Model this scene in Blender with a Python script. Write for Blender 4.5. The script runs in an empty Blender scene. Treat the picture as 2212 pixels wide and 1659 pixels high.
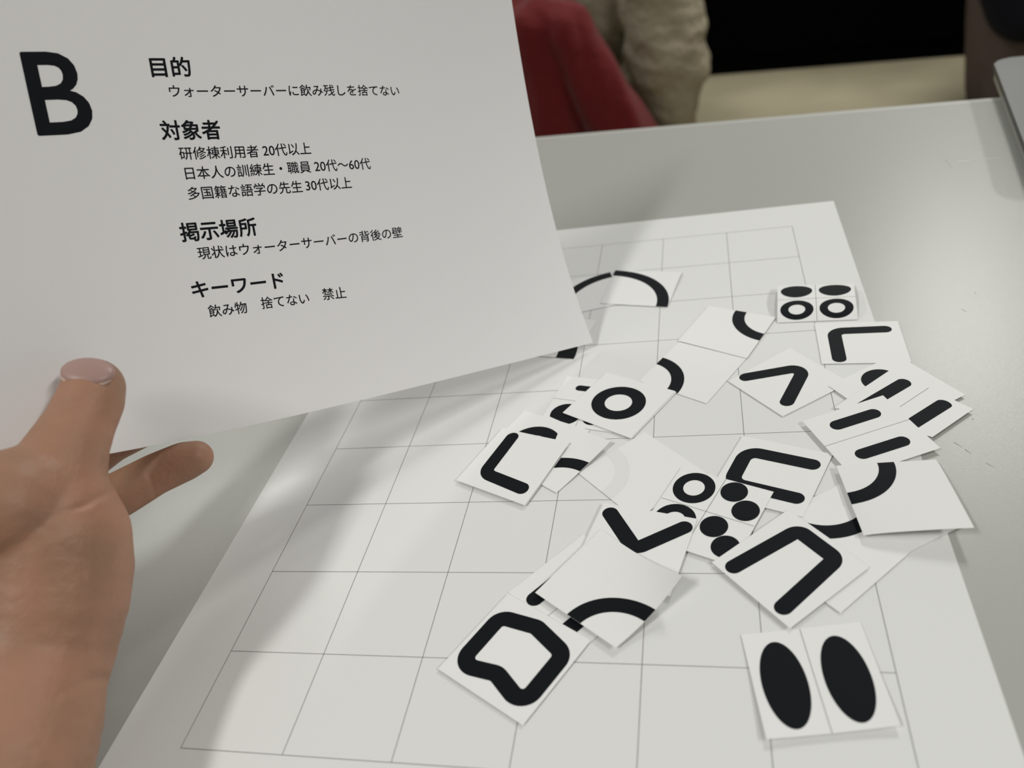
import bpy, bmesh, math, json, random
from mathutils import Vector, Matrix, noise, geometry
random.seed(4)
S = bpy.context.scene
COL = S.collection
D = json.loads(r'''{"cam":{"p":[71.2629733848807, -306.0311766529649, 241.50100208141788], "R":[[0.9664016347950317, 0.17049754407928522, -0.19234985762516782], [-0.05425013416577129, -0.5961820186029057, -0.8010143092589299], [-0.25124649889796663, 0.7845365435449754, -0.5669017627720143]], "f":1736.0536105241545}, "cards":[{"n":"symbol_card", "l":"white card with a thin black arc, half hidden behind the held sheet", "z":0.53, "c":[[-30.62, 130.59], [8.03, 140.88], [18.4, 101.92], [-20.25, 91.62]], "k":[0, 0, 0, 0], "b":0, "g":[["R", [40, 40], 40, 33.3]], "d":[]},
{"n":"symbol_card", "l":"white card with a wide black quarter arc, farthest card from the viewer", "z":0.8, "c":[[11.23, 142.19], [52.13, 130.63], [44.22, 93.21], [4.85, 103.28]], "k":[0.0, 1.2000000000000002, 0.0, 0.0], "b":0, "g":[["R", [0, 40], 40, 33.3]], "d":[]},
{"n":"symbol_card", "l":"white card mostly behind the lower corner of the held sheet, a black wedge showing", "z":0.53, "c":[[-34.1, 95.02], [4.74, 85.42], [-4.7, 47.25], [-43.53, 56.85]], "k":[0, 0, 0, 0], "b":0, "g":[["R", [0, 40], 40, 29.5]], "d":[]},
{"n":"symbol_card", "l":"bent white four cell card with two black discs above two black rings", "z":0.6200000000000001, "c":[[104.89, 107.34], [144.2, 103.07], [140.92, 66.73], [101.66, 69.03]], "k":[0.0, 0.0, 0.0, 0.0], "b":0, "g":[["D", [10, 10], 8.3, 8.0], ["D", [30, 10], 8.3, 8.0], ["R", [10, 30], 8.5, 4.3], ["R", [30, 30], 8.5, 4.3]], "d":[[[20, 0], [20, 40]], [[0, 20], [40, 20]]], "rows":[[[104.78, 103.22, 3.0], [143.55, 99.01, 3.0]], [[103.19, 85.23, 4.6], [141.96, 82.9, 4.6]], [[101.66, 69.06, 0.6], [140.93, 66.76, 0.6]]]},
{"n":"symbol_card", "l":"white card with a black right angle, just below the discs and rings card", "z":0.71, "c":[[119.78, 65.46], [158.85, 62.62], [157.94, 26.59], [118.87, 29.43]], "k":[0, 0, 0, 0], "b":0, "g":[["S", [[32.68, 7.9], [8.53, 8.55], [8.43, 35.4]], 6.67, 5.0, 0]], "d":[]},
{"n":"symbol_card", "l":"white card with a black chevron whose point is at the top right", "z":0.8, "c":[[105.55, 44.69], [129.06, 13.29], [97.42, -9.53], [74.81, 19.31]], "k":[0, 0, 0, 0], "b":0, "g":[["S", [[3.63, 31.73], [17.26, 6.09], [32.64, 31.16]], 6.67, 4.2, 0]], "d":[]},
{"n":"symbol_card", "l":"white card with a black quarter arc, partly under the big ring card", "z":0.6200000000000001, "c":[[51.01, 56.9], [84.45, 38.2], [64.16, 2.79], [31.47, 23.95]], "k":[0, 0, 0, 0], "b":0, "g":[["R", [0, 40], 23.33, 16.67]], "d":[]},
{"n":"symbol_card", "l":"white card with a black quarter arc, just left of the discs and rings card", "z":0.9800000000000001, "c":[[66.85, 90.77], [101.33, 73.88], [84.53, 37.56], [50.27, 57.65]], "k":[0, 0, 0, 0], "b":0, "g":[["R", [40, 0], 23.33, 16.67]], "d":[]},
{"n":"symbol_card", "l":"white card with a black disc mostly covered by the two long bars card", "z":1.1600000000000001, "c":[[152.15, 33.58], [173.89, -0.26], [141.16, -22.63], [119.41, 11.21]], "k":[0, 0, 0, 0], "b":0, "g":[["D", [10.87, 19.49], 8.3, 8.3]], "d":[]},
{"n":"symbol_card", "l":"white card with two long black bars, its corner reaching over the bare table", "z":1.52, "c":[[147.64, 20.54], [174.32, -10.8], [154.73, -28.1], [119.67, -5.56]], "k":[0, 0, 0, 0], "b":0, "g":[["S", [[9.98, 4.76], [8.42, 32.46]], 6.5, 0, 0], ["S", [[30.2, 6.91], [29.43, 35.07]], 6.5, 0, 0]], "d":[[[19.39, -2.15], [19.11, 23.35]]]},
{"n":"symbol_card", "l":"white card with a black U shape lying on its side, open to the right", "z":1.07, "c":[[79.29, -22.23], [115.1, -36.28], [99.36, -72.34], [63.54, -58.29]], "k":[0, 0, 0, 0], "b":0, "g":[["S", [[34.06, 9.08], [5.63, 9.31], [6.21, 30.65], [34.24, 30.69]], 6.67, 5.5, 0]], "d":[]},
{"n":"symbol_card", "l":"white card with two short parallel black pills and a dotted middle line", "z":1.8800000000000001, "c":[[140.98, 1.08], [156.14, -35.44], [120.38, -51.25], [105.22, -14.74]], "k":[0, 0, 0, 0], "b":0, "g":[["S", [[9.11, 28.27], [9.2, 10.69]], 6.3, 0, 0], ["S", [[29.87, 28.99], [30.02, 10.75]], 6.3, 0, 0]], "d":[[[19.02, 40.17], [19.28, -0.97]]]},
{"n":"symbol_card", "l":"white card turned over, only a faint grey arc showing through", "z":0.575, "c":[[35.86, -16.2], [63.26, -45.34], [34.81, -72.11], [7.4, -42.97]], "k":[0, 0, 0, 0], "b":0, "g":[], "d":[], "f":[["R", [0, 40], 23.33, 16.67]]},
{"n":"symbol_card", "l":"white four cell card with two black rings and four black dots", "z":1.34, "c":[[52.83, -42.08], [89.56, -58.3], [72.01, -97.3], [35.28, -81.08]], "k":[0, 0, 0, 0], "b":0, "g":[["R", [10.0, 9.14], 8.6, 4.35], ["R", [10.27, 27.88], 8.6, 4.35], ["D", [25.84, 5.56], 5.4, 5.4], ["D", [33.79, 13.32], 5.4, 5.4], ["D", [25.87, 25.2], 5.4, 5.4], ["D", [33.8, 32.75], 5.4, 5.4]], "d":[[[19.98, -0.29], [19.74, 39.57]], [[0.24, 18.89], [39.73, 19.52]]]},
{"n":"symbol_card", "l":"white card deep in the pile, a sliver right of the U shape card", "z":0.485, "c":[[115.1, -53.75], [139.88, -85.15], [108.48, -109.93], [83.7, -78.53]], "k":[0, 0, 0, 0], "b":0, "g":[["D", [-209.18, 132.47], 7, 7]], "d":[]},
{"n":"symbol_card", "l":"blank looking white card under the lifted edge of the curled arc card", "z":0.665, "c":[[133.08, -43.27], [154.29, -77.17], [120.39, -98.38], [99.18, -64.48]], "k":[0, 0, 0, 0], "b":0, "g":[], "d":[]},
{"n":"symbol_card", "l":"white card with a black curve, under the three sided arch card", "z":0.8450000000000001, "c":[[107.96, -59.63], [135.72, -88.44], [106.69, -117.52], [78.93, -88.71]], "k":[0, 0, 0, 0], "b":0, "g":[["R", [0, 0], 23.33, 16.67]], "d":[]},
{"n":"symbol_card", "l":"white card with a black three sided arch, above the two ovals card", "z":1.7000000000000002, "c":[[94.32, -68.71], [119.17, -97.85], [89.5, -124.92], [64.31, -95.82]], "k":[0, 0, 0, 0], "b":0, "g":[["S", [[7.17, 35.35], [10.46, 5.43], [29.54, 5.77], [32.32, 35.31]], 6.67, 3.34, 0]], "d":[]},
{"n":"symbol_card", "l":"curled white card with a black quarter arc, its corner sticking out over the table", "z":2.285, "c":[[115.11, -44.76], [152.51, -43.61], [155.2, -85.19], [119.28, -84.03]], "k":[0.0, 0.8, 5.6000000000000005, 0.8], "b":0, "g":[["R", [0, 0], 23.33, 16.67]], "d":[], "p":0.75},
{"n":"symbol_card", "l":"white four cell card mostly covered by the big ring card", "z":0.53, "c":[[-6.48, 31.84], [30.15, 21.57], [20.7, -15.76], [-15.93, -5.49]], "k":[0, 0, 0, 0], "b":0, "g":[["S", [[11.0, 9.0], [19, 9.0]], 4.6, 0, 0], ["D", [11.6, 31.26], 8.4, 8.4], ["D", [26.7, 31.79], 5.2, 5.2]], "d":[[[20, 0], [20, 40]], [[0, 20], [40, 20]]]},
{"n":"symbol_card", "l":"white card just beneath the big ring card, only its edge showing", "z":0.8450000000000001, "c":[[15.03, 31.26], [50.16, 12.6], [30.2, -21.32], [-4.11, -0.06]], "k":[0, 0, 0, 0], "b":0, "g":[], "d":[]},
{"n":"symbol_card", "l":"white card with one big whole black ring", "z":1.115, "c":[[14.38, 32.25], [49.61, 13.11], [29.75, -21.2], [-4.83, 0.23]], "k":[0, 0, 0, 0], "b":0, "g":[["R", [20, 20], 13.4, 6.75]], "d":[]},
{"n":"symbol_card", "l":"white card with a black band, between the L shape and faint arc cards", "z":0.71, "c":[[-11.14, -1.88], [21.22, -25.38], [-0.75, -55.64], [-33.11, -32.14]], "k":[0.0, 2.8000000000000003, 0.0, 0.0], "b":0, "g":[["R", [40, 40], 23.33, 16.67]], "d":[]},
{"n":"symbol_card", "l":"white card with the top of a black ring peeking above the L shape", "z":0.9800000000000001, "c":[[-24.74, 3.61], [9.98, -14.02], [-8.14, -49.68], [-42.85, -32.05]], "k":[0, 0, 0, 0], "b":0, "g":[["R", [20, 20], 13.4, 6.7]], "d":[]},
{"n":"symbol_card", "l":"white card directly under the L shape card, only its right edge showing", "z":1.25, "c":[[-32.83, -10.9], [2.18, -23.77], [-13.17, -63.77], [-48.37, -46.96]], "k":[0, 0, 0, 0], "b":0, "g":[], "d":[]},
{"n":"symbol_card", "l":"white card with a black L shape, leftmost in the middle of the sheet", "z":1.61, "c":[[-33.44, -10.4], [1.8, -24.42], [-13.48, -63.86], [-48.81, -46.84]], "k":[0.0, 1.2000000000000002, 0.0, 0.0], "b":0, "g":[["S", [[9.01, 4.63], [10.34, 30.83], [33.21, 32.23]], 6.67, 4.6, 0]], "d":[]},
{"n":"symbol_card", "l":"white card with a black dot at its corner, under the curled half ring", "z":0.485, "c":[[19.95, -62.76], [58.58, -73.16], [48.18, -111.79], [9.55, -101.39]], "k":[0, 0, 0, 0], "b":0, "g":[["D", [34.5, 32], 5.4, 5.4]], "d":[]},
{"n":"symbol_card", "l":"white card with two black bars, between the half ring and closed loop cards", "z":0.6200000000000001, "c":[[13.64, -79.96], [43.78, -106.25], [17.37, -136.53], [-12.77, -110.23]], "k":[0, 0, 0, 0], "b":0, "g":[["S", [[10.2, 8], [10.2, 34.9]], 6.67, 0, 0], ["S", [[30, 5], [30, 34.9]], 6.67, 0, 0]], "d":[[[20, 0], [20, 40]]]},
{"n":"symbol_card", "l":"white card with a black V shape above the curled half ring card", "z":1.79, "c":[[20.73, -63.36], [59.23, -73.33], [49.2, -112.06], [10.69, -102.08]], "k":[0, 0, 0, 0], "b":0, "g":[["S", [[4.74, 5.21], [20.5, 21.48], [36.15, 5.78]], 6.67, 3.34, 0]], "d":[]},
{"n":"symbol_card", "l":"white card with a closed black bent loop", "z":1.07, "c":[[-12.56, -110.93], [21.63, -131.32], [2.21, -164.98], [-32.58, -145.11]], "k":[0, 0, 0, 0], "b":0, "g":[["S", [[4.86, 10.22], [19.52, 6.37], [35.32, 10.08], [35.29, 34.52], [19.69, 29.68], [5.15, 34.5]], 6.67, 4.6, 1]], "d":[]},
{"n":"symbol_card", "l":"curled white card with a black half ring, lying over the V shape card", "z":2.24, "c":[[21.0, -78.57], [54.13, -110.87], [30.85, -134.98], [-1.58, -111.4]], "k":[0.0, 9.600000000000001, 0.0, 0.0], "b":0, "g":[["R", [40, 40], 23.33, 16.67]], "d":[], "p":2.1},
{"n":"symbol_card", "l":"white card with two tall black ovals, nearest card to the viewer", "z":0.71, "c":[[73.3, -127.33], [112.48, -120.97], [117.57, -159.26], [78.77, -165.94]], "k":[0.0, 0.0, 1.6, 1.6], "b":0, "g":[["D", [9.98, 20.95], 7.3, 16.6], ["D", [29.74, 21.04], 7.3, 16.6]], "d":[[[19.75, 0.25], [19.73, 40.93]]]}], "text":[["B", [239.66, 131.21], [220.19, 132.78], 27.0, "letter"], ["目的", [195.3, 142.23], [180.02, 142.64], 6.95, "h"], ["ウォーターサーバーに飲み残しを捨てない", [189.89, 133.93], [85.15, 134.5], 4.49, "b"], ["対象者", [195.94, 119.74], [172.32, 119.71], 7.22, "h"], ["研修棟利用者", [190.53, 111.17], [157.59, 111.03], 4.81, "b"], ["20代以上", [155.64, 111.19], [133.91, 111.21], 4.89, "b"], ["日本人の訓練生・職員", [189.67, 103.68], [135.28, 103.79], 4.88, "b"], ["20代〜60代", [133.38, 103.86], [105.94, 103.64], 4.95, "b"], ["多国籍な語学の先生", [190.18, 96.06], [140.66, 96.0], 4.93, "b"], ["30代以上", [139.03, 96.22], [116.94, 96.04], 4.97, "b"], ["掲示場所", [196.26, 81.28], [164.34, 81.37], 7.33, "h"], ["現状はウォーターサーバーの背後の壁", [190.99, 72.67], [95.26, 72.32], 4.92, "b"], ["キーワード", [196.29, 58.46], [156.77, 58.13], 6.72, "h"], ["飲み物", [191.54, 49.34], [175.17, 49.12], 5.04, "b"], ["捨てない", [168.7, 49.77], [146.9, 49.14], 5.04, "b"], ["禁止", [140.33, 49.7], [129.13, 48.97], 5.25, "b"]], "sheet":{"O":[5.444997473369426, 56.74168922760674, 4.0], "a":[0.6622723678953807, 0.6852622039938943, -0.3030033374398308], "b":[-0.27592354599153535, 0.5990373024871031, 0.7516784598459849], "n":[-0.6966071399933413, 0.4142101181844854, -0.5858058300357654], "c":[10.565500646118837, -22.10827320855875, -11.455131012322875, -2.010202836487336, 1.2118647056018366, -4.577450813715551, 7.101292796975658, -2.1655427864753314]}, "hand":[["thumb", [[-149.12, -103.72, 104.07, 10.9], [-148.41, -109.01, 101.74, 11.6], [-149.28, -116.95, 98.18, 12.0], [-149.93, -126.08, 94.66, 13.4], [-151.12, -139.03, 87.84, 17.0], [-150.93, -148.93, 72.29, 23.5], [-151.6, -154.63, 64.71, 24.3], [-151.79, -162.51, 57.42, 24.0], [-153.79, -173.99, 47.7, 23.3], [-152.71, -185.36, 43.83, 23.3], [-150.25, -195.53, 39.25, 23.8], [-147.41, -208.65, 35.72, 24.2], [-142.55, -233.39, 34.6, 25.5], [-131.53, -265.28, 34.98, 28]]], ["back", [[-151.12, -139.03, 87.84, 17], [-155.95, -151.28, 92.44, 18.5], [-172.54, -154.12, 87.04, 22.5], [-183.0, -162.03, 68.38, 27], [-176.29, -179.23, 53.95, 26], [-163.88, -195.61, 43.42, 24.5]]], ["palm", [[-153.35, -147.22, 70.44, 20], [-178.76, -144.67, 60.54, 22], [-202.68, -147.32, 53.37, 22], [-204.99, -161.49, 41.84, 22], [-184.68, -159.86, 45.67, 22], [-154.24, -160.93, 55.39, 20]]], ["little", [[-136.66, -89.19, 56.92, 7.0], [-141.48, -91.03, 56.5, 8.2], [-153.11, -97.05, 55.09, 8.7], [-163.3, -106.25, 53.93, 9.4], [-178.08, -117.44, 52.05, 10.5], [-191.45, -138.14, 55.79, 12], [-202.68, -147.32, 53.37, 14]]], ["ring", [[-154.11, -60.04, 60.89, 7.6], [-169.78, -68.69, 59.4, 8.4], [-183.84, -79.16, 58.2, 8.8], [-191.72, -105.41, 60.64, 10], [-194.16, -131.46, 66.25, 12], [-200.3, -142.23, 62.87, 14]]], ["middle", [[-163.03, -52.1, 75.84, 7.8], [-175.31, -65.04, 77.48, 8.6], [-185.76, -82.98, 78.45, 9.2], [-191.94, -108.17, 78.08, 10.5], [-196.08, -126.4, 75.85, 12], [-201.49, -140.86, 68.82, 14]]], ["index", [[-173.75, -47.91, 100.49, 7.8], [-185.31, -61.5, 100.92, 8.6], [-193.25, -82.59, 99.95, 9.2], [-198.12, -109.85, 96.13, 10.5], [-198.55, -126.34, 87.61, 12], [-200.62, -143.07, 75.96, 15]]]], "nail":[[-146.34, -104.64, 111.8], [-162.15, -106.07, 116.82], [-156.56, -81.26, 117.29]], "creases":[{"p":[[-126.92, -139.91, 86.48], [-131.03, -141.55, 86.04], [-136.42, -144.31, 84.61], [-145.53, -147.73, 83.92]], "d":[-0.6748, 0.5322, -0.5112], "h":1.4, "w":1.7}, {"p":[[-128.36, -133.2, 96.41], [-129.46, -135.65, 93.5], [-128.22, -138.15, 89.49]], "d":[-0.6628, 0.5647, -0.4918], "h":0.6, "w":2.0}, {"p":[[-143.29, -126.32, 112.55], [-136.76, -123.9, 113.0], [-129.82, -123.4, 110.61]], "d":[-0.682, 0.5954, -0.4247], "h":0.35, "w":1.1}, {"p":[[-141.61, -127.2, 110.58], [-135.83, -125.01, 111.06], [-130.53, -124.79, 109.0]], "d":[-0.6806, 0.5923, -0.4312], "h":0.3, "w":1.1}, {"p":[[-145.29, -128.94, 109.81], [-137.77, -126.89, 109.31]], "d":[-0.6925, 0.5797, -0.4294], "h":0.25, "w":1.0}, {"p":[[-137.31, -111.45, 74.02], [-136.86, -113.81, 70.57], [-134.76, -119.62, 61.59]], "d":[-0.6274, 0.5776, -0.5223], "h":0.55, "w":1.1}, {"p":[[-130.56, -176.78, 37.07], [-137.34, -178.7, 37.42], [-148.78, -183.44, 35.94]], "d":[-0.6579, 0.3957, -0.6408], "h":0.9, "w":2.2}, {"p":[[-153.63, -139.92, 98.31], [-145.96, -136.3, 99.92], [-140.04, -135.71, 98.11]], "d":[-0.702, 0.5438, -0.46], "h":0.3, "w":1.5}, {"p":[[-143.12, -153.46, 74.91], [-138.19, -155.76, 69.55], [-137.33, -162.4, 59.98]], "d":[-0.6781, 0.4787, -0.5576], "h":0.3, "w":2.0}, {"p":[[-154.55, -150.04, 84.71], [-147.34, -151.49, 79.51], [-144.7, -154.64, 73.97]], "d":[-0.7016, 0.4907, -0.5167], "h":0.25, "w":1.6}], "people":{"red":[[[-542.6, 2380.0, -180.5, 85], [-362.6, 1950.0, -220.5, 74], [-361.7, 2010.0, -591.6, 98]], [[-475.9, 2380.0, -203.5, 85], [-275.9, 1950.0, -243.5, 70], [-134.2, 1990.0, -620.8, 90]], [[-542.6, 2380.0, -180.5, 85], [-509.25, 2440.0, -140.5, 125], [-475.9, 2380.0, -203.5, 85]]], "khaki":[[[-98.8, 2290.0, 228.7, 150], [-38.8, 2230.0, -191.3, 112], [-35.6, 2220.0, -338.1, 118], [-32.3, 2215.0, -428.7, 124], [-40.7, 2230.0, -527.7, 98], [-43.3, 2250.0, -642.3, 80]], [[-98.8, 2290.0, 228.7, 150], [-203.2, 2330.0, -181.5, 95], [-228.6, 2330.0, -333.7, 92], [-241.9, 2340.0, -474.1, 85], [-219.9, 2360.0, -649.0, 75]]], "brown":[[[965.0, 2390.0, 5.800000000000011, 140], [905.0, 2330.0, -344.2, 105], [901.4, 2320.0, -484.4, 98], [903.0, 2320.0, -572.7, 92], [914.4, 2330.0, -662.7, 88], [920.7, 2340.0, -707.4, 80]], [[965.0, 2390.0, 5.800000000000011, 140], [1028.1, 2420.0, -380.2, 105], [1047.7, 2410.0, -553.4, 100], [1076.7, 2420.0, -733.9, 85]]], "jacket":[[930.1, 2200.0, -398.6, 125], [912.7, 2220.0, -283.5, 150], [912.7, 2270.0, 16.5, 170]], "red_shoes":[[[-361.7, 1970.0, -720], 0, 1], [[-120.19999999999999, 1950.8, -720], 0.2, 0.98]], "khaki_shoes":[[[-22.299999999999997, 2212.0, -720], 0.3, 0.95], [[-233.9, 2320.8, -720], -0.2, 0.98]], "brown_shoes":[[[930.7, 2280.0, -720], -0.35, 0.93], [[1076.7, 2360.0, -720], -0.2, 0.98]]}, "scratch":[[[231.2, 252.0], [240.0, 251.6], 0.22, 0], [[247.7, 251.5], [255.8, 251.2], 0.2, 0], [[225.2, 257.3], [225.8, 243.3], 0.2, 1], [[199.5, 85.3], [199.7, 84.3], 0.35, 1], [[189.9, 70.4], [191.3, 67.6], 0.18, 1], [[162.5, -30.0], [164.8, -33.3], 0.18, 1], [[165.5, -34.5], [167.1, -37.6], 0.2, 1], [[171.0, -43.1], [173.2, -45.9], 0.18, 1], [[172.9, -15.6], [173.5, -15.9], 0.3, 1]], "laptop":{"c":[291.62864403380075, 407.44665773480153], "a":-0.1621748048704943, "z":15}}''')
TZ = 0.72                                     # height of the table top above the floor, metres

def M(p):                                     # table millimetres -> room metres
    return Vector((p[0] / 1000, p[1] / 1000, TZ + p[2] / 1000))

# ---------------------------------------------------------------- camera, world, lights, exposure
cd = bpy.data.cameras.new('camera')
cam = bpy.data.objects.new('camera', cd)
COL.objects.link(cam)
R = D['cam']['R']
mw = Matrix(((R[0][0], -R[1][0], -R[2][0]), (R[0][1], -R[1][1], -R[2][1]), (R[0][2], -R[1][2], -R[2][2])))
cam.matrix_world = Matrix.Translation(M(D['cam']['p'])) @ mw.to_4x4()
cd.sensor_fit = 'HORIZONTAL'
cd.sensor_width = 36
cd.lens = 36 * D['cam']['f'] / 2212
cd.clip_start = 0.01
cd.clip_end = 60
cd.dof.use_dof = True
cd.dof.focus_distance = 0.352
cd.dof.aperture_fstop = 8.6
S.camera = cam

w = bpy.data.worlds.new('world')
S.world = w
w.use_nodes = True
bg = w.node_tree.nodes['Background']
bg.inputs[0].default_value = (1.0, 0.985, 0.965, 1)
bg.inputs[1].default_value = 0.166

def lamp(loc, size, power, color=(1, 0.997, 0.955), rz=0):
    l = bpy.data.lights.new('ceiling_light', 'AREA')
    l.shape = 'RECTANGLE'
    l.size, l.size_y = size
    l.energy = power
    l.color = color
    o = bpy.data.objects.new('ceiling_light', l)
    COL.objects.link(o)
    o.location = loc
    o.rotation_euler = (0, 0, rz)
    return o
lamp((1.00, 2.60, 2.60), (0.28, 1.2), 55)
lamp((-0.90, -1.30, 2.60), (0.22, 0.7), 29)
lamp((2.40, -0.80, 2.60), (0.28, 1.2), 50)
lamp((-2.00, 2.00, 2.60), (0.28, 1.2), 24)
S.view_settings.view_transform = 'Standard'
S.view_settings.look = 'None'
S.view_settings.gamma = 1
S.view_settings.exposure = 0
S.view_settings.use_curve_mapping = False

# ---------------------------------------------------------------- materials
def mat(name, col, rough=0.6, spec=0.5, metal=0.0, sss=0.0, sheen=0.0, bump=None, vary=None, trans=0.0):
    m = bpy.data.materials.new(name)
    m.use_nodes = True
    nt = m.node_tree
    b = nt.nodes['Principled BSDF']
    b.inputs['Base Color'].default_value = (*col, 1)
    b.inputs['Roughness'].default_value = rough
    b.inputs['Specular IOR Level'].default_value = spec
    b.inputs['Metallic'].default_value = metal
    if sss:
        b.inputs['Subsurface Weight'].default_value = sss
        b.inputs['Subsurface Radius'].default_value = (1.0, 0.35, 0.18)
        b.inputs['Subsurface Scale'].default_value = 0.004
    if sheen:
        b.inputs['Sheen Weight'].default_value = sheen
    tc = nt.nodes.new('ShaderNodeTexCoord')
    if vary:                                   # (scale, amount, detail): a mottled base colour
        n = nt.nodes.new('ShaderNodeTexNoise')
        n.inputs['Scale'].default_value = vary[0]
        n.inputs['Detail'].default_value = vary[2]
        nt.links.new(tc.outputs['Object'], n.inputs['Vector'])
        r = nt.nodes.new('ShaderNodeValToRGB')
        k = vary[1]
        c2 = vary[3] if len(vary) > 3 else col
        r.color_ramp.elements[0].color = (*[c * (1 - k) for c in col], 1)
        r.color_ramp.elements[1].color = (*[min(1, c * (1 + k)) for c in c2], 1)
        r.color_ramp.elements[0].position = 0.33
        r.color_ramp.elements[1].position = 0.67
        nt.links.new(n.outputs['Fac'], r.inputs['Fac'])
        nt.links.new(r.outputs['Color'], b.inputs['Base Color'])
    if bump:                                   # (scale, strength, distance)
        n = nt.nodes.new('ShaderNodeTexNoise')
        n.inputs['Scale'].default_value = bump[0]
        n.inputs['Detail'].default_value = 4
        nt.links.new(tc.outputs['Object'], n.inputs['Vector'])
        u = nt.nodes.new('ShaderNodeBump')
        u.inputs['Strength'].default_value = bump[1]
        u.inputs['Distance'].default_value = bump[2]
        nt.links.new(n.outputs['Fac'], u.inputs['Height'])
        nt.links.new(u.outputs['Normal'], b.inputs['Normal'])
    if trans:
        t = nt.nodes.new('ShaderNodeBsdfTranslucent')
        t.inputs['Color'].default_value = (*col, 1)
        mx = nt.nodes.new('ShaderNodeMixShader')
        mx.inputs[0].default_value = trans
        nt.links.new(b.outputs[0], mx.inputs[1])
        nt.links.new(t.outputs[0], mx.inputs[2])
        nt.links.new(mx.outputs[0], nt.nodes['Material Output'].inputs['Surface'])
    return m
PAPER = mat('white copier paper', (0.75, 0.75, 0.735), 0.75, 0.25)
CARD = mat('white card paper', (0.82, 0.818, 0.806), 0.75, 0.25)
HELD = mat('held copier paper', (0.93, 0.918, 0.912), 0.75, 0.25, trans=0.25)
INK = mat('black toner', (0.0055, 0.0072, 0.0092), 0.6, 0.10, bump=(9000, 0.25, 0.0002))
FAINT = mat('print showing through paper', (0.77, 0.77, 0.755), 0.75, 0.25)
LINE = mat('thin grey printed line', (0.22, 0.22, 0.22), 0.7, 0.2)
TABLE = mat('grey painted table top', (0.40, 0.402, 0.373), 0.25, 0.13, 0.0, vary=(2600, 0.05, 3), bump=(2600, 0.16, 0.0003))
TRIM = mat('table edge band', (0.45, 0.45, 0.415), 0.5, 0.2)
STEEL = mat('grey steel leg', (0.35, 0.35, 0.35), 0.4, 0.5, 0.6)
SKIN = mat('skin', (0.345, 0.196, 0.121), 0.5, 0.35, sss=0.12, bump=(420, 0.25, 0.0012), vary=(38, 0.10, 3, (0.36, 0.183, 0.118)))
NAIL = mat('finger nail', (0.37, 0.235, 0.205), 0.42, 0.4, sss=0.1)
FOLD = mat('pale cuticle skin', (0.52, 0.38, 0.32), 0.5, 0.35)
RED = mat('dark red cloth', (0.12, 0.0085, 0.0095), 0.85, 0.2, sheen=0.12, bump=(14, 0.5, 0.03))
KHAKI = mat('khaki cotton', (0.30, 0.262, 0.185), 0.85, 0.2, bump=(13, 0.8, 0.04))
BROWN = mat('brown grey cloth', (0.12, 0.092, 0.081), 0.85, 0.2, bump=(12, 0.5, 0.02))
NAVY = mat('dark navy cloth', (0.004, 0.005, 0.011), 0.85, 0.2)
SHOE = mat('black shoe leather', (0.012, 0.011, 0.01), 0.5)
BLACK = mat('black cabinet lacquer', (0.0006, 0.0006, 0.0008), 0.7, 0.03)
FLOOR = mat('beige linoleum', (0.31, 0.275, 0.185), 0.45, 0.3, vary=(2.2, 0.14, 2))
WALL = mat('white wall paint', (0.6, 0.6, 0.57), 0.9)
LAPTOP = mat('grey aluminium', (0.06, 0.062, 0.06), 0.4, 0.3, 0.1, vary=(9, 0.12, 3))
LAPBASE = mat('pale metal base', (0.42, 0.42, 0.38), 0.4, 0.5, 0.5)

# ---------------------------------------------------------------- helpers
def mesh_obj(name, bm, m, parent=None, smooth=False):
    me = bpy.data.meshes.new(name)
    bmesh.ops.recalc_face_normals(bm, faces=bm.faces[:])
    bm.to_mesh(me)
    bm.free()
    me.materials.append(m)
    if smooth:
        for p in me.polygons:
            p.use_smooth = True
        me.set_sharp_from_angle(angle=0.7)
    o = bpy.data.objects.new(name, me)
    COL.objects.link(o)
    if parent:
        o.parent = parent
        o.matrix_parent_inverse = Matrix.Translation(parent.location).inverted() if False else Matrix()
    return o

def thing(name, label, cat, loc=(0, 0, 0), group=None):
    o = bpy.data.objects.new(name, None)
    o.empty_display_size = 0.02
    COL.objects.link(o)
    o.location = loc
    tag(o, label, cat, group)
    return o

def tag(o, label, cat, group=None):
    o['label'] = label
    o['category'] = cat
    if group:
        o['group'] = group
    return o

def shift(bm, loc):                            # mesh coordinates relative to the thing's base
    bmesh.ops.translate(bm, verts=bm.verts[:], vec=-Vector(loc))
    return bm

def box(bm, lo, hi, bev=0.0):
    r = bmesh.ops.create_cube(bm, size=1)
    c = [(a + b) / 2 for a, b in zip(lo, hi)]
    s = [b - a for a, b in zip(lo, hi)]
    bmesh.ops.scale(bm, vec=s, verts=r['verts'])
    bmesh.ops.translate(bm, vec=c, verts=r['verts'])
    if bev:
        ed = list({e for v in r['verts'] for e in v.link_edges})
        bmesh.ops.bevel(bm, geom=ed, offset=bev, segments=3, affect='EDGES', profile=0.5)
    return bm

def skin_chain(chains, sub=24):                # many tapered limbs, later fused by a voxel remesh
    bm = bmesh.new()
    for ch in chains:
        pts = []
        for (a, ra), (b, rb) in zip(ch, ch[1:]):
            n = max(2, int((Vector(b) - Vector(a)).length / (0.28 * min(ra, rb))))
            for i in range(n):
                t = i / n
                pts.append((Vector(a).lerp(Vector(b), t), ra + (rb - ra) * t))
        pts.append((Vector(ch[-1][0]), ch[-1][1]))
        for p, r in pts:
            q = bmesh.ops.create_icosphere(bm, subdivisions=3, radius=r)
            bmesh.ops.translate(bm, vec=p, verts=q['verts'])
    return bm

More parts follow.
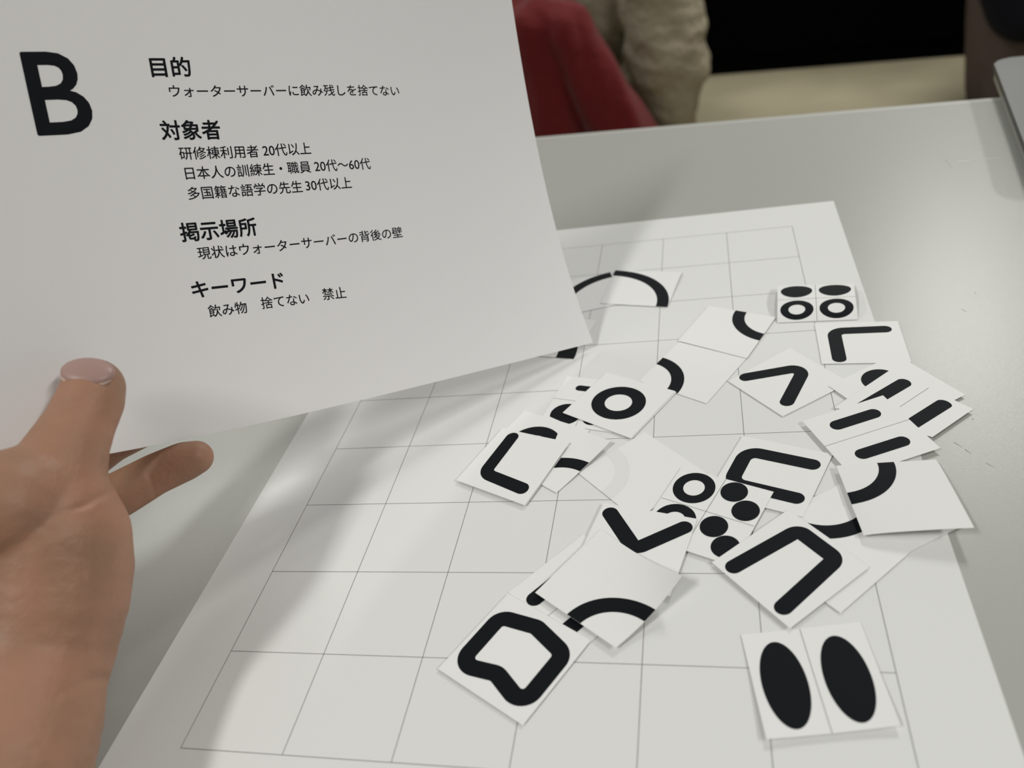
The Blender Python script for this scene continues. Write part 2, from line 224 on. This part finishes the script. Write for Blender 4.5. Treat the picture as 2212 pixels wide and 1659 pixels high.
def fuse(name, bm, m, voxel, smooth_it, parent=None, loc=(0, 0, 0), crease=None):
    shift(bm, loc)
    o = mesh_obj(name, bm, m)
    r = o.modifiers.new('r', 'REMESH')
    r.mode = 'VOXEL'
    r.voxel_size = voxel
    s = o.modifiers.new('s', 'SMOOTH')
    s.iterations = smooth_it
    s.factor = 0.5
    dg = bpy.context.evaluated_depsgraph_get()
    me = bpy.data.meshes.new_from_object(o.evaluated_get(dg))
    old = o.data
    o.modifiers.clear()
    o.data = me
    bpy.data.meshes.remove(old)
    me.name = name
    if not me.materials:
        me.materials.append(m)
    if crease:
        nv = [v.normal.copy() for v in me.vertices]
        for v, n in zip(me.vertices, nv):
            v.co += crease(v.co + Vector(loc), n)
    for p in me.polygons:
        p.use_smooth = True
    if parent:
        o.parent = parent
    return o

# ---------------------------------------------------------------- 2D ink shapes (millimetres on a card)
def fillet(pts, r, closed):
    out = []
    n = len(pts)
    for i, p in enumerate(pts):
        if not closed and i in (0, n - 1):
            out.append(Vector(p))
            continue
        a, b, c = Vector(pts[i - 1]), Vector(p), Vector(pts[(i + 1) % n])
        d1, d2 = (a - b).normalized(), (c - b).normalized()
        ang = d1.angle(d2)
        if ang > 3.05 or r <= 0:
            out.append(b)
            continue
        t = min(r / math.tan(ang / 2), 0.48 * (a - b).length, 0.48 * (c - b).length)
        rr = t * math.tan(ang / 2)
        ctr = b + (d1 + d2).normalized() * (rr / math.sin(ang / 2))
        v0, v1 = b + d1 * t - ctr, b + d2 * t - ctr
        a0 = math.atan2(v0.y, v0.x)
        da = (math.atan2(v1.y, v1.x) - a0 + math.pi) % (2 * math.pi) - math.pi
        for k in range(11):
            q = a0 + da * k / 10
            out.append(ctr + Vector((math.cos(q), math.sin(q))) * rr)
    return out

def stroke_polys(pts, wd, r, closed):          # convex pieces: one quad per segment, a fan per joint and cap
    c = fillet(pts, r, closed)
    h = wd / 2
    L, Rr = [], []
    n = len(c)
    for i in range(n):
        a = c[i - 1] if (closed or i > 0) else None
        b = c[(i + 1) % n] if (closed or i < n - 1) else None
        if a is None: t = (b - c[i]).normalized()
        elif b is None: t = (c[i] - a).normalized()
        else: t = ((b - c[i]).normalized() + (c[i] - a).normalized()).normalized()
        nn = Vector((-t.y, t.x))
        L.append(c[i] + nn * h)
        Rr.append(c[i] - nn * h)
    P = []
    for i in range(n if closed else n - 1):
        j = (i + 1) % n
        P.append([L[i], L[j], Rr[j], Rr[i]])
    if not closed:
        for e, (l, q) in ((0, (L[0], Rr[0])), (1, (Rr[-1], L[-1]))):
            ce = c[0] if e == 0 else c[-1]
            a0 = math.atan2(l.y - ce.y, l.x - ce.x)
            P.append([ce + Vector((math.cos(a0 + math.pi * k / 14), math.sin(a0 + math.pi * k / 14))) * h for k in range(15)])
    return P

def ring_polys(c, ro, ri, n=72):
    P = []
    for k in range(n):
        a, b = 2 * math.pi * k / n, 2 * math.pi * (k + 1) / n
        f = lambda r, q: Vector((c[0] + r * math.cos(q), c[1] + r * math.sin(q)))
        P.append([f(ro, a), f(ro, b), f(ri, b), f(ri, a)])
    return P

def clip(poly, ax, lim, keep_less):
    out = []
    for i, p in enumerate(poly):
        q = poly[(i + 1) % len(poly)]
        ip = (p[ax] <= lim) == keep_less or abs(p[ax] - lim) < 1e-9
        iq = (q[ax] <= lim) == keep_less or abs(q[ax] - lim) < 1e-9
        if ip: out.append(p)
        if ip != iq:
            t = (lim - p[ax]) / (q[ax] - p[ax])
            out.append(p.lerp(q, t))
    return out

def glyph_polys(g):
    if g[0] == 'S': return stroke_polys(g[1], g[2], g[3], g[4])
    if g[0] == 'D':
        c = Vector(g[1])
        return [[c + Vector((g[2] * math.cos(2 * math.pi * k / 64), g[3] * math.sin(2 * math.pi * k / 64))) for k in range(64)]]
    return ring_polys(g[1], g[2], g[3])

# ---------------------------------------------------------------- the cards
def card_surface(cd_):
    c = cd_['c']; k = cd_['k']; z = cd_['z']; bp = cd_['b']
    rows = cd_.get('rows')
    def f(u, v):                               # 0..1
        w4 = ((1 - u) * (1 - v), u * (1 - v), u * v, (1 - u) * v)
        x = sum(a * q[0] for a, q in zip(w4, c))
        y = sum(a * q[1] for a, q in zip(w4, c))
        zz = z + sum(l * max(a, 0) ** cd_.get('p', 1.6) for l, a in zip(k, w4)) + bp * 4 * v * (1 - v)
        if rows:
            zz = z
            (a0, b0), (a1, b1), (a2, b2) = rows
            l = lambda s, e: [s[i] + (e[i] - s[i]) * u for i in range(3)]
            p0, p1, p2 = l(a0, b0), l(a1, b1), l(a2, b2)
            q = [p0[i] * (2 * v * v - 3 * v + 1) + p1[i] * (4 * v - 4 * v * v) + p2[i] * (2 * v * v - v) for i in range(3)]
            return Vector(q)
        return Vector((x, y, zz))
    return f

def build_card(cd_):
    f = card_surface(cd_)
    curled = any(cd_['k']) or cd_['b'] or cd_.get('rows')
    N = 12 if curled else 1
    base = M([sum(q[0] for q in cd_['c']) / 4, sum(q[1] for q in cd_['c']) / 4, 0])
    root = thing(cd_['n'], cd_['l'], 'card', base, 'symbol cards scattered on the grid sheet')
    T = 0.08
    bm = bmesh.new()
    def grid(dz):
        return [[bm.verts.new(M(f(i / N, j / N) + Vector((0, 0, dz))) - base) for i in range(N + 1)] for j in range(N + 1)]
    top, bot = grid(0), grid(-T)
    for j in range(N):
        for i in range(N):
            bm.faces.new((top[j][i], top[j][i + 1], top[j + 1][i + 1], top[j + 1][i]))
            bm.faces.new((bot[j][i], bot[j + 1][i], bot[j + 1][i + 1], bot[j][i + 1]))
    for i in range(N):
        bm.faces.new((top[0][i], bot[0][i], bot[0][i + 1], top[0][i + 1]))
        bm.faces.new((top[N][i], top[N][i + 1], bot[N][i + 1], bot[N][i]))
        bm.faces.new((top[i][0], top[i + 1][0], bot[i + 1][0], bot[i][0]))
        bm.faces.new((top[i][N], bot[i][N], bot[i + 1][N], top[i + 1][N]))
    p = mesh_obj('paper_square', bm, CARD, root, curled)
    def ink(polys, m, nm, dz):
        b2 = bmesh.new()
        for poly in polys:
            cells = [poly]
            for ax in (0, 1):
                for side in ((0.0, False), (40.0, True)):
                    cells = [q for q in (clip(x, ax, *side) for x in cells) if len(q) > 2]
                if N > 1:
                    nxt = []
                    for x in cells:
                        for s in range(N):
                            y = clip(clip(x, ax, 40.0 * s / N, False), ax, 40.0 * (s + 1) / N, True)
                            if len(y) > 2: nxt.append(y)
                    cells = nxt
            for x in cells:
                vs = []
                for q in x:
                    if not vs or (q - vs[-1]).length > 1e-5: vs.append(q)
                if len(vs) > 2 and (vs[0] - vs[-1]).length < 1e-5: vs.pop()
                if len(vs) < 3: continue
                vv = [b2.verts.new(M(f(q.x / 40, q.y / 40) + Vector((0, 0, dz))) - base) for q in vs]
                try: b2.faces.new(vv)
                except ValueError: pass
        bmesh.ops.remove_doubles(b2, verts=b2.verts[:], dist=1e-6)
        o = mesh_obj(nm, b2, m, root)
        return o
    for g in cd_['g']:
        ink(glyph_polys(g), INK, {'S': 'printed_stroke', 'D': 'printed_dot', 'R': 'printed_ring'}[g[0]], 0.05)
    for g in cd_.get('f', []):
        ink(glyph_polys(g), FAINT, 'faint_arc', 0.05)
    for a, b in cd_['d']:
        a, b = Vector(a), Vector(b)
        nn = Vector((-(b - a).y, (b - a).x)).normalized() * 0.11
        ink([[a + nn, b + nn, b - nn, a - nn]], LINE, 'dividing_line', 0.04)
    return root

# ---------------------------------------------------------------- setting
bm = bmesh.new(); box(bm, (-4, -3, -0.05), (5, 5, 0))
o = mesh_obj('floor', bm, FLOOR); o['kind'] = 'structure'
bm = bmesh.new(); box(bm, (-4, 4.2, 0), (5, 4.3, 2.7))
o = mesh_obj('wall_back', bm, WALL); o['kind'] = 'structure'

# table
ta = math.radians(-7.9)
ex, ey = Vector((math.cos(ta), math.sin(ta), 0)), Vector((-math.sin(ta), math.cos(ta), 0))
far = Vector((0.0345, 0.4005, 0))              # a point on the far edge
def tb(x, y, z): return far + ex * x + ey * y + Vector((0, 0, z))
table = thing('table', 'long grey table with a smooth metallic painted top under the paper sheets', 'table', tb(-0.2, -0.35, 0))
def tbox(bm, lo, hi, bev=0):
    b = bmesh.new(); box(b, lo, hi, bev)
    for v in b.verts: v.co = tb(*v.co) - table.location
    me = bpy.data.meshes.new('t'); b.to_mesh(me); b.free(); bm.from_mesh(me); bpy.data.meshes.remove(me)
bm = bmesh.new(); tbox(bm, (-1.1, -0.745, TZ - 0.028), (0.70, -0.010, TZ)); mesh_obj('tabletop', bm, TABLE, table)
bm = bmesh.new()
tbox(bm, (-1.1, -0.010, TZ - 0.030), (0.70, 0, TZ - 0.0006), 0.002)
mesh_obj('edge_band', bm, TRIM, table)
bm = bmesh.new(); tbox(bm, (-1.0, -0.68, TZ - 0.07), (0.6, -0.66, TZ - 0.028)); tbox(bm, (-1.0, -0.08, TZ - 0.07), (0.6, -0.06, TZ - 0.028)); mesh_obj('support_rail', bm, STEEL, table)
for lx in (-1.0, 0.58):
    for ly in (-0.69, -0.08):
        bm = bmesh.new(); tbox(bm, (lx, ly, 0), (lx + 0.035, ly + 0.035, TZ - 0.028), 0.004); mesh_obj('leg', bm, STEEL, table)

SCUFF = [mat('pale scratch', (0.62, 0.62, 0.58), 0.5), mat('dark scuff', (0.22, 0.22, 0.2), 0.7)]
for a, b, wd, kind in D['scratch']:
    a, b = Vector(a), Vector(b)
    nn = Vector((-(b - a).y, (b - a).x)).normalized() * wd
    bm = bmesh.new()
    bm.faces.new([bm.verts.new(M((q.x, q.y, 0.03)) - table.location) for q in (a + nn, a - nn, b - nn * 0.4, b + nn * 0.4)])
    mesh_obj('scratch_mark' if kind == 0 else 'scuff_mark', bm, SCUFF[kind], table)

# ---------------------------------------------------------------- large sheet with the printed grid
gs = thing('grid_sheet', 'large white sheet printed with a grid of thin grey squares, flat on the table', 'paper sheet', (0, 0, TZ))
def sheet_z(x, y):
    r = 0.25 + 0.5 * (noise.noise(Vector((x * 0.008, y * 0.008, 3))) + 0.55)
    e = max(0, (y - 150) / 60)
    return max(0.2, r * 0.35) + 0.5 * e * e * max(0, min(1, (x + 40) / 160))
bm = bmesh.new()
NX, NY = 48, 68
def gv(i, j, dz):
    x, y = -148.5 + 297 * i / NX, -210 + 420 * j / NY
    return bm.verts.new((x / 1000, y / 1000, (sheet_z(x, y) + dz) / 1000))
A = [[gv(i, j, 0) for i in range(NX + 1)] for j in range(NY + 1)]
B = [[gv(i, j, -0.12) for i in range(NX + 1)] for j in range(NY + 1)]
for j in range(NY):
    for i in range(NX):
        bm.faces.new((A[j][i], A[j][i + 1], A[j + 1][i + 1], A[j + 1][i]))
        bm.faces.new((B[j][i], B[j + 1][i], B[j + 1][i + 1], B[j][i + 1]))
for i in range(NX):
    bm.faces.new((A[0][i], B[0][i], B[0][i + 1], A[0][i + 1])); bm.faces.new((A[NY][i], A[NY][i + 1], B[NY][i + 1], B[NY][i]))
for j in range(NY):
    bm.faces.new((A[j][0], A[j + 1][0], B[j + 1][0], B[j][0])); bm.faces.new((A[j][NX], B[j][NX], B[j + 1][NX], A[j + 1][NX]))
mesh_obj('paper', bm, PAPER, gs, True)
bm = bmesh.new()
def strip(x0, y0, x1, y1, wd=0.13):
    d = Vector((x1 - x0, y1 - y0)); n = Vector((-d.y, d.x)).normalized() * wd
    k = max(1, int(d.length / 3)); prev = None
    for i in range(k + 1):
        x, y = x0 + d.x * i / k, y0 + d.y * i / k
        z = sheet_z(x, y) + 0.05
        c = [bm.verts.new(((x + s * n.x) / 1000, (y + s * n.y) / 1000, z / 1000)) for s in (1, -1)]
        if prev: bm.faces.new((prev[0], prev[1], c[1], c[0]))
        prev = c
for i in range(7): strip(-120 + 40 * i, -180, -120 + 40 * i, 180)
for j in range(10): strip(-120, -180 + 40 * j, 120, -180 + 40 * j)
mesh_obj('printed_grid', bm, LINE, gs)

for c in D['cards']:
    build_card(c)

# ---------------------------------------------------------------- the sheet held in the hand
sh = D['sheet']
SO, Sa, Sb, Sn = (Vector(sh[k]) for k in ('O', 'a', 'b', 'n'))
def held(u, v, off=0.0):                       # u mm from the right edge, v mm from the lower edge
    c = sh['c']
    U, V = u / 100, v / 100
    k = max(0, 1 - (u + v) / 90) ** 2
    wv = c[0]*U*U + c[1]*U*V + c[2]*V*V + c[3]*(k - 1) + c[4]*V**3 + c[5]*U**3 + c[6]*U*U*V + c[7]*(math.exp(-(u + 0.3*v)/25) - 1)
    return SO - Sa * u + Sb * v + Sn * (wv - off)
hs = thing('printed_sheet', 'white sheet with a big letter B and Japanese text, held by the hand', 'paper sheet', M(held(150, 0)))
hb = hs.location
bm = bmesh.new()
NU, NV = 66, 46
g1 = [[bm.verts.new(M(held(297 * i / NU, 210 * j / NV)) - hb) for i in range(NU + 1)] for j in range(NV + 1)]
g2 = [[bm.verts.new(M(held(297 * i / NU, 210 * j / NV, -0.13)) - hb) for i in range(NU + 1)] for j in range(NV + 1)]
for j in range(NV):
    for i in range(NU):
        bm.faces.new((g1[j][i], g1[j][i + 1], g1[j + 1][i + 1], g1[j + 1][i]))
        bm.faces.new((g2[j][i], g2[j + 1][i], g2[j + 1][i + 1], g2[j][i + 1]))
for i in range(NU):
    bm.faces.new((g1[0][i], g2[0][i], g2[0][i + 1], g1[0][i + 1])); bm.faces.new((g1[NV][i], g1[NV][i + 1], g2[NV][i + 1], g2[NV][i]))
for j in range(NV):
    bm.faces.new((g1[j][0], g1[j + 1][0], g2[j + 1][0], g2[j][0])); bm.faces.new((g1[j][NU], g2[j][NU], g2[j + 1][NU], g1[j + 1][NU]))
mesh_obj('paper', bm, HELD, hs, True)

def text_mesh(body):
    cu = bpy.data.curves.new('t', 'FONT')
    cu.body = body
    cu.size = 1
    cu.resolution_u = 4
    o = bpy.data.objects.new('t', cu)
    COL.objects.link(o)
    bpy.context.view_layer.update()
    me = bpy.data.meshes.new_from_object(o.evaluated_get(bpy.context.evaluated_depsgraph_get()))
    bpy.data.objects.remove(o)
    bpy.data.curves.remove(cu)
    return me
def put_text(body, a, b, h, kind):
    me = text_mesh(body)
    xs = [v.co.x for v in me.vertices]; ys = [v.co.y for v in me.vertices]
    x0, x1, y0, y1 = min(xs), max(xs), min(ys), max(ys)
    if kind != 'letter':                       # the row's own ascent, so short signs keep their size
        y0, y1 = min(y0, -0.09), max(y1, 0.80)
    du, dv = b[0] - a[0], b[1] - a[1]
    bold = {'letter': 0.45, 'h': 0.17, 'b': 0.045}[kind]
    bm = bmesh.new()
    offs = [(0, 0)] + [(bold * math.cos(k * math.pi / 4), bold * math.sin(k * math.pi / 4)) for k in range(8)]
    for n, (ox, oy) in enumerate(offs):
        vm = []
        for v in me.vertices:
            t = (v.co.x - x0) / (x1 - x0)
            s = (v.co.y - y0) / (y1 - y0) - 0.5
            vm.append(bm.verts.new(M(held(a[0] + du * t - ox, a[1] + dv * t + s * h + oy, 0.05 + 0.0008 * n)) - hb))
        for p in me.polygons:
            try: bm.faces.new([vm[i] for i in p.vertices])
            except ValueError: pass
    bpy.data.meshes.remove(me)
    mesh_obj({'letter': 'printed_letter', 'h': 'heading_text', 'b': 'body_text'}[kind], bm, INK, hs)
for t in D['text']:
    put_text(*t)

# ---------------------------------------------------------------- hand
chains = [[(M(q[:3]), q[3] / 1000) for q in ch] for _, ch in D['hand']]
hand_base = chains[0][8][0]
hand = thing('hand', 'left hand of the viewer gripping the printed sheet between thumb and fingers', 'hand', hand_base)
CREASE = []                                    # joint and palm creases: a line on the skin and the direction it is pressed in
for c in D['creases']:
    d = Vector(c['d'])
    e1 = d.cross(Vector((0, 0, 1))).normalized()
    e2 = d.cross(e1)
    q = [(M(p).dot(e1) * 1000, M(p).dot(e2) * 1000) for p in c['p']]
    segs = [(a[0], a[1], b[0] - a[0], b[1] - a[1], (b[0] - a[0]) ** 2 + (b[1] - a[1]) ** 2) for a, b in zip(q, q[1:])]
    box4 = (min(v[0] for v in q) - 8, min(v[1] for v in q) - 8, max(v[0] for v in q) + 8, max(v[1] for v in q) + 8)
    CREASE.append((d, e1, e2, box4, segs, c['h'], c['w']))
def skin_fold(co, n):
    out = 0.16 * noise.noise(co * 70)
    for d, e1, e2, (x0, y0, x1, y1), segs, dep, wid in CREASE:
        x, y = co.dot(e1) * 1000, co.dot(e2) * 1000
        if n.dot(d) > -0.1 or not (x0 < x < x1 and y0 < y < y1):
            continue
        best, fade = 1e9, 1.0
        for k, (ax, ay, dx, dy, l2) in enumerate(segs):
            u = max(0.0, min(1.0, ((x - ax) * dx + (y - ay) * dy) / l2))
            dd = math.hypot(x - ax - dx * u, y - ay - dy * u)
            if dd < best:
                best = dd
                fade = math.sin(math.pi * (0.12 + 0.85 * (k + u) / len(segs)))
        out += fade * (0.7 * dep * math.exp(-(best / (wid * 0.7)) ** 2) - 0.12 * dep * math.exp(-((best - wid * 1.6) / wid) ** 2))
    return n * (-out / 1000)
fuse('hand_skin', skin_chain(chains), SKIN, 0.0009, 16, hand, hand_base, skin_fold)
nc, nx, ny = (M(q) for q in D['nail'])
vx, vy = (nx - nc).normalized(), (ny - nc).normalized()
vz = vx.cross(vy).normalized(); vy = vz.cross(vx)
bm = bmesh.new()
bmesh.ops.create_uvsphere(bm, u_segments=28, v_segments=16, radius=1)
for v in bm.verts:
    v.co = nc + vx * (v.co.x * 0.0094) + vy * (v.co.y * 0.0066) + vz * (v.co.z * 0.0030) - hand_base
o = mesh_obj('thumbnail', bm, NAIL, hand, True)
o['label'] = 'pinkish nail of the thumb'
bm = bmesh.new()                               # pale fold of skin along the root of the nail
ringv = None
for k in range(25):
    q = math.radians(196 + 148 * k / 24)
    cen = nc + vx * (math.cos(q) * 0.0093) + vy * (math.sin(q) * 0.0064) + vz * 0.0007
    tan = (vx * (-math.sin(q)) * 0.0093 + vy * math.cos(q) * 0.0064).normalized()
    sd = tan.cross(vz).normalized()
    rr = 0.0009 * math.sin(math.pi * (k + 0.6) / 25.2) + 0.0002
    cur = [bm.verts.new(cen + (sd * math.cos(j * math.pi / 4) + vz * math.sin(j * math.pi / 4)) * rr - hand_base) for j in range(8)]
    if ringv:
        for j in range(8): bm.faces.new((ringv[j], ringv[(j + 1) % 8], cur[(j + 1) % 8], cur[j]))
    ringv = cur
o = mesh_obj('nail_fold', bm, FOLD, hand, True)
o['label'] = 'pale cuticle along the thumbnail'

# ---------------------------------------------------------------- laptop at the right end of the table
lp = D['laptop']
def laptop():
    root = thing('laptop', 'closed grey metal laptop with rounded corners at the right end of the table', 'laptop', M([lp['c'][0], lp['c'][1], 0]))
    a = lp['a']
    e1, e2 = Vector((math.cos(a), math.sin(a), 0)), Vector((-math.sin(a), math.cos(a), 0))
    def slab(nm, m, z0, z1, inset, rad, w_, d_):
        bm = bmesh.new()
        pr = []
        x0, x1, y0, y1 = inset, w_ - inset, -d_ + inset, -inset
        for cx, cy, s in ((x1 - rad, y1 - rad, 0), (x0 + rad, y1 - rad, 90), (x0 + rad, y0 + rad, 180), (x1 - rad, y0 + rad, 270)):
            for k in range(9):
                q = math.radians(s + 90 * k / 8)
                pr.append((cx + rad * math.cos(q), cy + rad * math.sin(q)))
        lo = [bm.verts.new((e1 * x + e2 * y) / 1000 + Vector((0, 0, z0 / 1000))) for x, y in pr]
        hi = [bm.verts.new((e1 * x + e2 * y) / 1000 + Vector((0, 0, z1 / 1000))) for x, y in pr]
        n = len(pr)
        bm.faces.new(lo[::-1]); tf = bm.faces.new(hi)
        for i in range(n): bm.faces.new((lo[i], lo[(i + 1) % n], hi[(i + 1) % n], hi[i]))
        bmesh.ops.bevel(bm, geom=list(tf.edges), offset=0.0012, segments=3, affect='EDGES')
        mesh_obj(nm, bm, m, root)
    slab('lid', LAPTOP, lp['z'] - 5, lp['z'], 0, 12, 330, 230)
    slab('base', LAPBASE, 3.0, lp['z'] - 5.6, 1.2, 12, 330, 230)
    for fx in (25, 305):
        for fy in (-25, -205):
            bm = bmesh.new()
            bmesh.ops.create_cone(bm, cap_ends=True, segments=20, radius1=0.007, radius2=0.007, depth=0.003)
            bmesh.ops.translate(bm, verts=bm.verts[:], vec=(e1 * fx + e2 * fy) / 1000 + Vector((0, 0, 0.0015)))
            mesh_obj('rubber_foot', bm, SHOE, root)
laptop()

# ---------------------------------------------------------------- black cabinet across the room
c0, c1 = Vector((0.089, 2.993, 0)), Vector((0.963, 2.790, 0))
cdir = (c1 - c0).normalized(); cn = Vector((-cdir.y, cdir.x, 0))
cab = thing('cabinet', 'long black cabinet standing on the beige floor across the room', 'cabinet', c0)
def cbox(nm, lo, hi, m, bev=0.004):
    bm = bmesh.new(); box(bm, lo, hi, bev)
    for v in bm.verts: v.co = cdir * v.co.x + cn * v.co.y + Vector((0, 0, v.co.z))
    return mesh_obj(nm, bm, m, cab)
cbox('body', (-1.6, 0.02, 0.0), (2.4, 0.45, 1.0), BLACK)
cbox('door_panel', (-1.6, 0.0, 0.066), (2.4, 0.02, 0.99), BLACK, 0.003)
cbox('plinth', (-1.6, 0.006, 0.0), (2.4, 0.02, 0.06), BLACK, 0.002)

# ---------------------------------------------------------------- people across the room (seen from the knees down)
P = D['people']
def V(p): return M(p)
def person(label, legs, m, cloth, shoes, extra=None, cloth_kind='plain'):
    base = V(legs[0][-1][:3]).copy(); base.z = 0
    root = thing('person', label, 'person', base)
    ch = [[(V(q[:3]), q[3] / 1000) for q in L] for L in legs]
    def folds(co, n):
        if cloth_kind == 'loose':
            a = noise.noise(Vector((co.x * 9, co.y * 9, co.z * 14))) + 0.7 * noise.noise(Vector((co.x * 6 + co.z * 20, co.y * 8, co.z * 12)))
            return n * 0.016 * a
        return n * 0.016 * (noise.noise(Vector((co.x * 17, co.y * 17, co.z * 3))) + 0.25 * noise.noise(co * 9))
    fuse(cloth, skin_chain(ch), m, 0.010, 2, root, base, folds)
    for s in shoes:
        c, dx, dy = V(s[0]), s[1], s[2]
        bm = bmesh.new()
        bmesh.ops.create_uvsphere(bm, u_segments=24, v_segments=14, radius=1)
        for v in bm.verts:
            q = v.co.copy()
            z = max(-0.35, q.z) * 0.075 * (1.15 - 0.45 * q.y) 
            v.co = Vector((q.x * 0.048 * (1 - 0.15 * q.y) * dy - q.y * 0.14 * dx, -q.y * 0.14 * dy - q.x * 0.048 * dx, z + 0.033)) + Vector((c.x, c.y, 0)) - base
        mesh_obj('shoe', bm, SHOE, root, True)
    if extra:
        fuse('jacket', skin_chain([[(V(q[:3]), q[3] / 1000) for q in extra]]), NAVY, 0.014, 3, root, base)
    return root
person('person in dark red trousers sitting across the room, only the knees and shins in view', P['red'], RED, 'trousers', P['red_shoes'])
person('person in baggy khaki trousers behind the red trousers', P['khaki'], KHAKI, 'trousers', P['khaki_shoes'], cloth_kind='loose')
person('person in brown grey trousers and a dark navy jacket at the far right', P['brown'], BROWN, 'trousers', P['brown_shoes'], P['jacket'])
